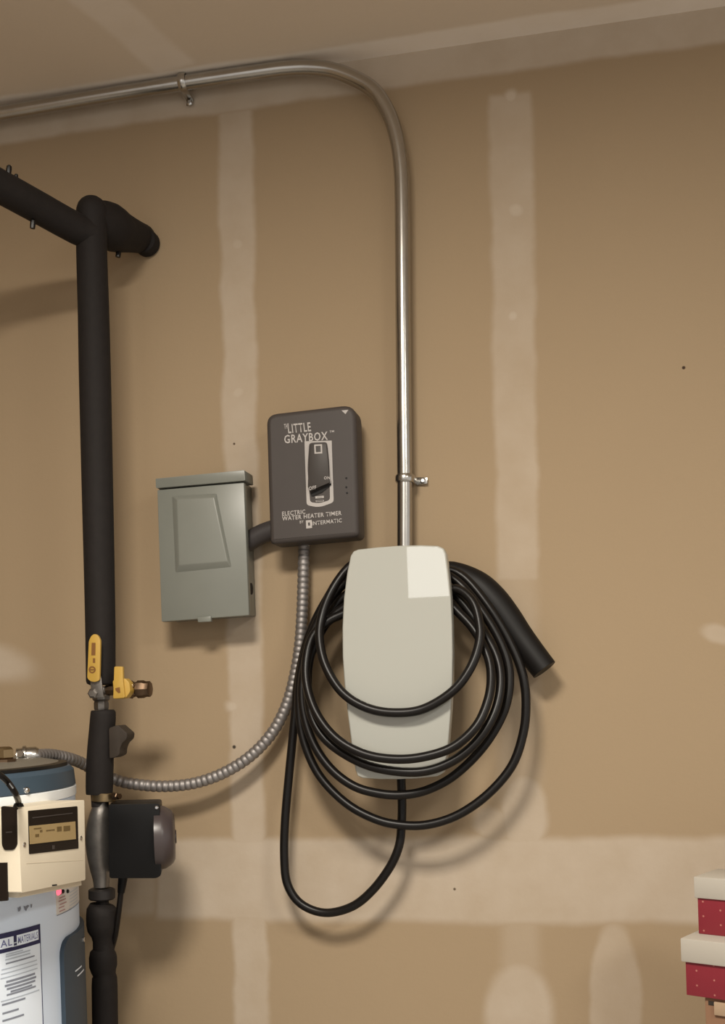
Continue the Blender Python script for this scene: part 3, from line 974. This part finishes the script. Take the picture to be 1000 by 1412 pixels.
# dark side panel
ta, za = cyl(82.5, 1330)
tz, zz = cyl(100, 1288)
pn = patch('side_panel', ta, ta + 0.95, za - 0.55, zz + 0.002, HR, .006, M['heater_panel'], wh, (.02, .02, .02, .022), 24)
for (x, y) in ((101, 1339.5), (104, 1346)):
    bar('panel_mark', x - 4, y, x + 5, 2.2, M['label_paper'], pn, HR + .0066, 0.1)
t_, z_ = cyl(108, 1296)
lathe('panel_screw', cpnt(t_, z_, HR + .005), (math.sin(t_), -math.cos(t_), 0), [(0, .0035), (.003, .0035), (.004, .002)], M['chrome'], pn, 10)

# big paper label
tl0 = cyl(-80, 1330)[0]
tl1, zt = cyl(54.5, 1274)
lb = patch('maintenance_label', tl0, tl1, zt - .42, zt, HR, .0006, M['label_paper'], wh, n=20)
R1 = HR + .0010
tm = (tl1 - tl0)
patch('navy_header', tl0, tl1, zt - .0235, zt, HR + .0006, .0003, M['navy'], lb)
patch('navy_border', tl1 - .004, tl1, zt - .42, zt, HR + .0006, .0004, M['navy'], lb, n=2)
xa, za_ = cyl(22, 1283)
xb, zb_ = cyl(51.5, 1277)
zh0, zh1 = zt - .0185, zt - .006
patch('header_box', xa, xb, zh0, zh1, HR + .0009, .0003, M['label_paper'], lb)
patch('header_box', tl0 + .02, cyl(17.5, 1284)[0], zh0, zh1, HR + .0009, .0003, M['label_paper'], lb)


def cyl_text_abs(name, s, t0, t1, z0, z1, R, m, parent, bold=0.02):
    return link(name, text_bm(s, lambda u, v: cpnt(t0 + (t1 - t0) * u, z0 + (z1 - z0) * v, R), bold), m, parent, smooth=False)


tt = cyl(17.5, 1284)[0]
cyl_text_abs('lettering', 'MATERIALS', xa + .006, xb - .006, zh0 + .002, zh1 - .002, HR + .0014, M['navy_light'], lb, 0.01)
cyl_text_abs('lettering', 'GENERAL', tt - .26, tt - .01, zh0 + .002, zh1 - .002, HR + .0014, M['navy_light'], lb, 0.01)
zl = lambda x, y: (x / 7.556, 1225 + y / 7.556)
for (x0, y0, x1, h, dark) in ((50, 590, 360, 1.6, 0), (120, 606, 300, 1.6, 0), (55, 690, 235, 1.5, 0), (55, 712, 310, 1.8, 0), (50, 745, 310, 1.8, 0),
                              (55, 785, 355, 2.0, 1), (10, 850, 380, 1.3, 0), (5, 895, 385, 1.3, 0), (0, 942, 385, 1.3, 0),
                              (60, 975, 360, 2.8, 1), (45, 1018, 372, 2.8, 1), (65, 1050, 362, 2.6, 1), (105, 1075, 330, 2.4, 1), (65, 1112, 368, 2.2, 1),
                              (5, 1180, 405, 1.3, 0), (15, 1215, 260, 2.4, 1), (20, 1305, 190, 2.4, 1), (20, 1382, 245, 2.4, 1)):
    a, b = zl(x0, y0), zl(x1, y0)
    bar('print_line', a[0], a[1], b[0], h, M['ink'] if dark else M['ink_light'], lb, R1)
# emblem and rating sticker
for (pts_) in ([(24, 1252), (28, 1249.5), (28.5, 1253), (27, 1256.5), (24.5, 1257)], [(32, 1249), (35, 1250), (38, 1247.5), (40, 1249), (37, 1253), (35.5, 1256.5), (33.5, 1254)],
               [(41.5, 1247), (44, 1246.5), (43.5, 1251), (42, 1252)]):
    bm = bmesh.new()
    bm.faces.new([bm.verts.new(cpnt(*cyl(x, y), HR + .0006)) for x, y in pts_])
    link('emblem', bm, M['ink'], wh, smooth=False)
ts0, zs0 = cyl(77.5, 1262)
ts1 = cyl(113, 1250)[0]
st = patch('rating_sticker', ts0, ts1, zs0, zs0 + .046, HR, .0006, M['label_cream'], wh, n=12)
for k in range(6):
    bar('print_line', 80 + (k % 2), 1234 + k * 4.6, 88 + (k * 5) % 4, 1.6, M['ink_red'], st, HR + .0010)
    bar('print_line', 95, 1231 + k * 4.5, 106, 1.0, M['ink_light'], st, HR + .0010)
bar('sticker_rule', 77.5, 1262.5, 112, 1.2, M['ink'], st, HR + .0011, 0.22)
t_, z_ = cyl(79.5, 1229.5)
lathe('indicator_lamp', cpnt(t_, z_, HR - .001), (math.sin(t_), -math.cos(t_), 0), [(0, .0048), (.003, .0046), (.005, .003)], M['led_red'], wh, 14)
for x in (85.5, 92):
    t_, z_ = cyl(x, 1229)
    lathe('button', cpnt(t_, z_, HR - .001), (math.sin(t_), -math.cos(t_), 0), [(0, .0026), (.003, .0026), (.004, .0018)], M['black'], wh, 10)
t_, z_ = cyl(35, 1089.5)
lathe('cap_screw', cpnt(t_, z_ , HR - .001), (math.sin(t_), -math.cos(t_), 0), [(0, .0042), (.004, .0040), (.006, .0025)], M['chrome'], wh, 12)

# brass nipple on the heater's top and the black cable
bf = thing('brass_union', 'brass union fitting on the water heater top at the left photo edge', 'pipe fitting', at(8, 1060, .36))
pa = at(6, 1078, .36)
up = Vector((0, 0, 1))
lathe('union_body', Vector((pa.x, pa.y, z_cap + .012)), up, [(0, .012), (at(6, 1058, .36).z - z_cap - .012, .012), (at(6, 1055, .36).z - z_cap - .012, .0165), (at(6, 1047, .36).z - z_cap - .012, .0165), (at(6, 1046, .36).z - z_cap - .012, .0135)], M['brass'], bf, 8)
lathe('union_nut', Vector((pa.x, pa.y, at(6, 1046.5, .36).z)), up, [(0, .0125), (.002, .0142), (.012, .0142), (.015, .0115), (.016, .008)], M['brass_bright'], bf, 6)

# ------------------------------------------------------------------ beige controller on the tank's front
tc_, zc_ = cyl(66, 1165)
nrm = Vector((math.sin(tc_), -math.cos(tc_), 0))
pc = cpnt(tc_, zc_, HR + .052)
ctl = thing('heater_controller', 'beige controller box with amber display mounted on the water heater front', 'controller', on_plane(72, 1222, pc, nrm))


def cq(x, y, out_=0.0):
    return on_plane(x, y, pc + nrm * out_, nrm)


def cslab(name, pix, o1, o0, m, parent, bev=0.0, seg=2):
    fr = [cq(x, y, o1) for x, y in pix]
    return link(name, prism_bm(fr, [p - nrm * (o1 - o0) for p in fr], bev, seg), m, parent)


cs = cslab('controller_case', round_poly([(24.5, 1115.5), (116.5, 1103), (118, 1213.5), (29.5, 1231.5)], 2, 3), 0, -.051, M['beige'], ctl, 0.002, 3)
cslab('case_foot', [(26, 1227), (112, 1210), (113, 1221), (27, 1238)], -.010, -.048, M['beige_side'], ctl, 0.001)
z6 = lambda x, y: (x / 7.692, 1090 + y / 7.692)
dsp = cslab('display_window', round_poly([z6(300, 215), z6(822, 166), z6(834, 615), z6(312, 676)], 1, 2), .0006, -.003, M['lcd_frame'], ctl)
cslab('lcd_panel', [z6(316, 378), z6(800, 328), z6(806, 515), z6(322, 570)], .0014, -.001, M['lcd'], dsp)
for q in (((360, 400), (440, 392), (440, 404), (360, 412)), ((425, 420), (450, 418), (450, 440), (425, 442)), ((375, 465), (415, 460), (415, 490), (375, 494)),
          ((605, 385), (655, 380), (655, 430), (605, 435)), ((675, 378), (745, 372), (745, 425), (675, 432)), ((490, 420), (580, 410), (580, 422), (490, 432))):
    cslab('display_segment', [z6(*a) for a in q], .0017, .0012, M['lcd_ink'], dsp)
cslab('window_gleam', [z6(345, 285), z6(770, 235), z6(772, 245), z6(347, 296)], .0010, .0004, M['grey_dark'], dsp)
cslab('display_mark', [z6(556, 582), z6(580, 580), z6(581, 622), z6(557, 624)], .0010, .0004, M['grey_dark'], dsp)
for x, y in ((258, 575), (858, 505)):
    c = cq(*z6(x, y), 0)
    lathe('case_screw', c - nrm * .001, nrm, [(0, .0030), (.0016, .0030), (.0022, .0018)], M['chrome'], ctl, 12)
cslab('latch_slot', [z6(555, 1000), z6(605, 994), z6(606, 1008), z6(556, 1015)], .0004, -.002, M['shadow_black'], ctl)
cslab('case_seam', [z6(280, 772), z6(880, 735), z6(880, 739), z6(280, 776)], .0003, -.002, M['beige_side'], ctl)
# side wing to the left of the case, with its dark window and slot
sd = Vector((-math.cos(tc_), -math.sin(tc_), 0))
pw = cq(26.5, 1170, 0)
wing_n = sd


def wq(x, y, out_=0.0):
    return on_plane(x, y, pw + wing_n * out_, wing_n)


def wslab(name, pix, o1, o0, m, parent, bev=0.0):
    fr = [wq(x, y, o1) for x, y in pix]
    return link(name, prism_bm(fr, [p - wing_n * (o1 - o0) for p in fr], bev), m, parent)


wg = cs
wslab('side_window', round_poly([(1.5, 1111.5), (23.3, 1113.5), (23.5, 1165), (19, 1172), (6, 1172.5), (2.5, 1165)], 3, 4), .0008, -.002, M['lcd_frame'], wg)
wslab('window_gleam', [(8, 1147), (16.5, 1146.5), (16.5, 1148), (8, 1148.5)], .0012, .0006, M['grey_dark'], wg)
wslab('side_slot', [(-12, 1190), (9.5, 1189.5), (10, 1242), (-12, 1244)], .0008, -.002, M['lcd_frame'], wg)
# lead
g0 = cq(25.5, 1110, -.022)
e1 = cq(25.5, 1112, -.022)
ld_pts = [at(-60, 1050, .60), at(-20, 1058, .60), at(0, 1069, .59), at(12, 1080, .575), at(21, 1094, .57), g0 + Vector((0, 0, .004)), e1]
tube('power_lead', spline(ld_pts, 0.006), 0.0036, M['rubber'], ctl, 10)
tube('lead_boot', [cq(25.5, 1113, -.022), cq(25.5, 1107.5, -.022)], [.0068, .0048], M['rubber'], ctl, 12)

# ------------------------------------------------------------------ gift boxes on a carton
def dotted_red(name):
    m = mat(name, (0.225, 0.018, 0.030), 0.5)
    N = Nodes(m)
    nt = m.node_tree
    tc = nt.nodes.new('ShaderNodeTexCoord')
    sp = nt.nodes.new('ShaderNodeSeparateXYZ')
    nt.links.new(tc.outputs['Object'], sp.inputs[0])
    px = N.math('DIVIDE', sp.outputs[0], 0.044)
    pz = N.math('DIVIDE', sp.outputs[2], 0.0090)
    row = N.math('FLOOR', pz)
    off = N.math('MULTIPLY', N.math('MODULO', N.math('ABSOLUTE', row), 2.0), 0.5)
    fx_ = N.math('SUBTRACT', N.math('FRACT', N.math('ADD', px, N.math('ADD', off, 20.0))), 0.5)
    fz = N.math('SUBTRACT', N.math('FRACT', N.math('ADD', pz, 20.0)), 0.5)
    dx, dz = N.math('MULTIPLY', fx_, 0.044), N.math('MULTIPLY', fz, 0.0090)
    rr = N.math('SQRT', N.math('ADD', N.math('MULTIPLY', dx, dx), N.math('MULTIPLY', dz, dz)))
    col = N.mix(N.step(rr, .0007, .0016), (0.225, 0.018, 0.030), (0.46, 0.17, 0.14))
    nt.links.new(col, nt.nodes['Principled BSDF'].inputs['Base Color'])
    return m


M['red_dots'] = dotted_red('red_dotted_card')
GA = math.radians(-27)
GR = Matrix.Rotation(GA, 3, 'Z')


def rot_box(name, c, x0, x1, y0, y1, z0, z1, m, parent, bevel, taper=0.0):
    bm = box_bm(x0, x1, y0, y1, z0, z1, bevel)
    o = link(name, bm, m, None)
    # link() has centred the mesh; set it in the turned frame of the stack
    loc = c + GR @ ORG[o]
    o.rotation_euler = (0, 0, GA)
    if parent is not None:
        o.parent = parent
        o.location = loc - ORG[parent]
    else:
        o.location = loc
    ORG[o] = loc
    return o


def gift_box(label, corner, lid_h, body_h, wdt, dep, inset):
    """corner: front left top corner of the lid, in the turned frame"""
    base = corner - Vector((0, 0, lid_h + body_h))
    t = thing('gift_box', label, 'gift box', base, 'red gift boxes with cream lids')
    rot_box('box_body', base, inset, wdt - inset, inset, dep - inset, 0, body_h + lid_h * .8, M['red_dots'], t, 0.001)
    rot_box('box_lid', base, 0, wdt, 0, dep, body_h, body_h + lid_h, M['lid'], t, 0.0015)
    return t


def z_on_vertical(px, py, p):
    """height at which the pixel's ray passes the plane through p facing the camera"""
    n = Vector((p.x - CAM.x, p.y - CAM.y, 0)).normalized()
    return on_plane(px, py, p, n).z


GD = 0.27
c1 = at(938, 1293.5, GD)
zb1 = z_on_vertical(939, 1326, c1)
zc1 = z_on_vertical(943, 1372.5, c1)
gift_box('larger lower red gift box with cream lid, under the smaller one', c1, c1.z - zb1, zb1 - zc1, .30, .115, .004)
p2 = on_plane(963.5, 1287.5, Vector((0, 0, c1.z)), Vector((0, 0, 1)))
c2 = Vector((p2.x, p2.y, z_on_vertical(960, 1208.5, p2)))
zb2 = z_on_vertical(961, 1238, p2)
gift_box('smaller upper red gift box with cream lid, top of the stack', c2 - GR @ Vector((.003, .003, 0)), c2.z - zb2, zb2 - c1.z, .24, .075, .003)
pcn = on_plane(971.5, 1374, Vector((0, 0, zc1)), Vector((0, 0, 1)))
ct = thing('cardboard_carton', 'brown cardboard carton under the red gift boxes at the lower right corner', 'carton', (pcn.x, pcn.y, 0))
pcb = Vector((pcn.x, pcn.y, 0))
rot_box('carton_body', pcb, 0, .26, 0, .10, 0, zc1 - .0005, M['carton'], ct, 0.002)
rot_box('carton_flap', pcb, .013, .20, -.004, -.0002, zc1 - .020, zc1 - .004, M['carton_flap'], ct, 0.001)
rot_box('carton_slot', pcb, .005, .012, -.0006, .002, zc1 - .0095, zc1 - .0045, M['brownblack'], ct, 0.0)
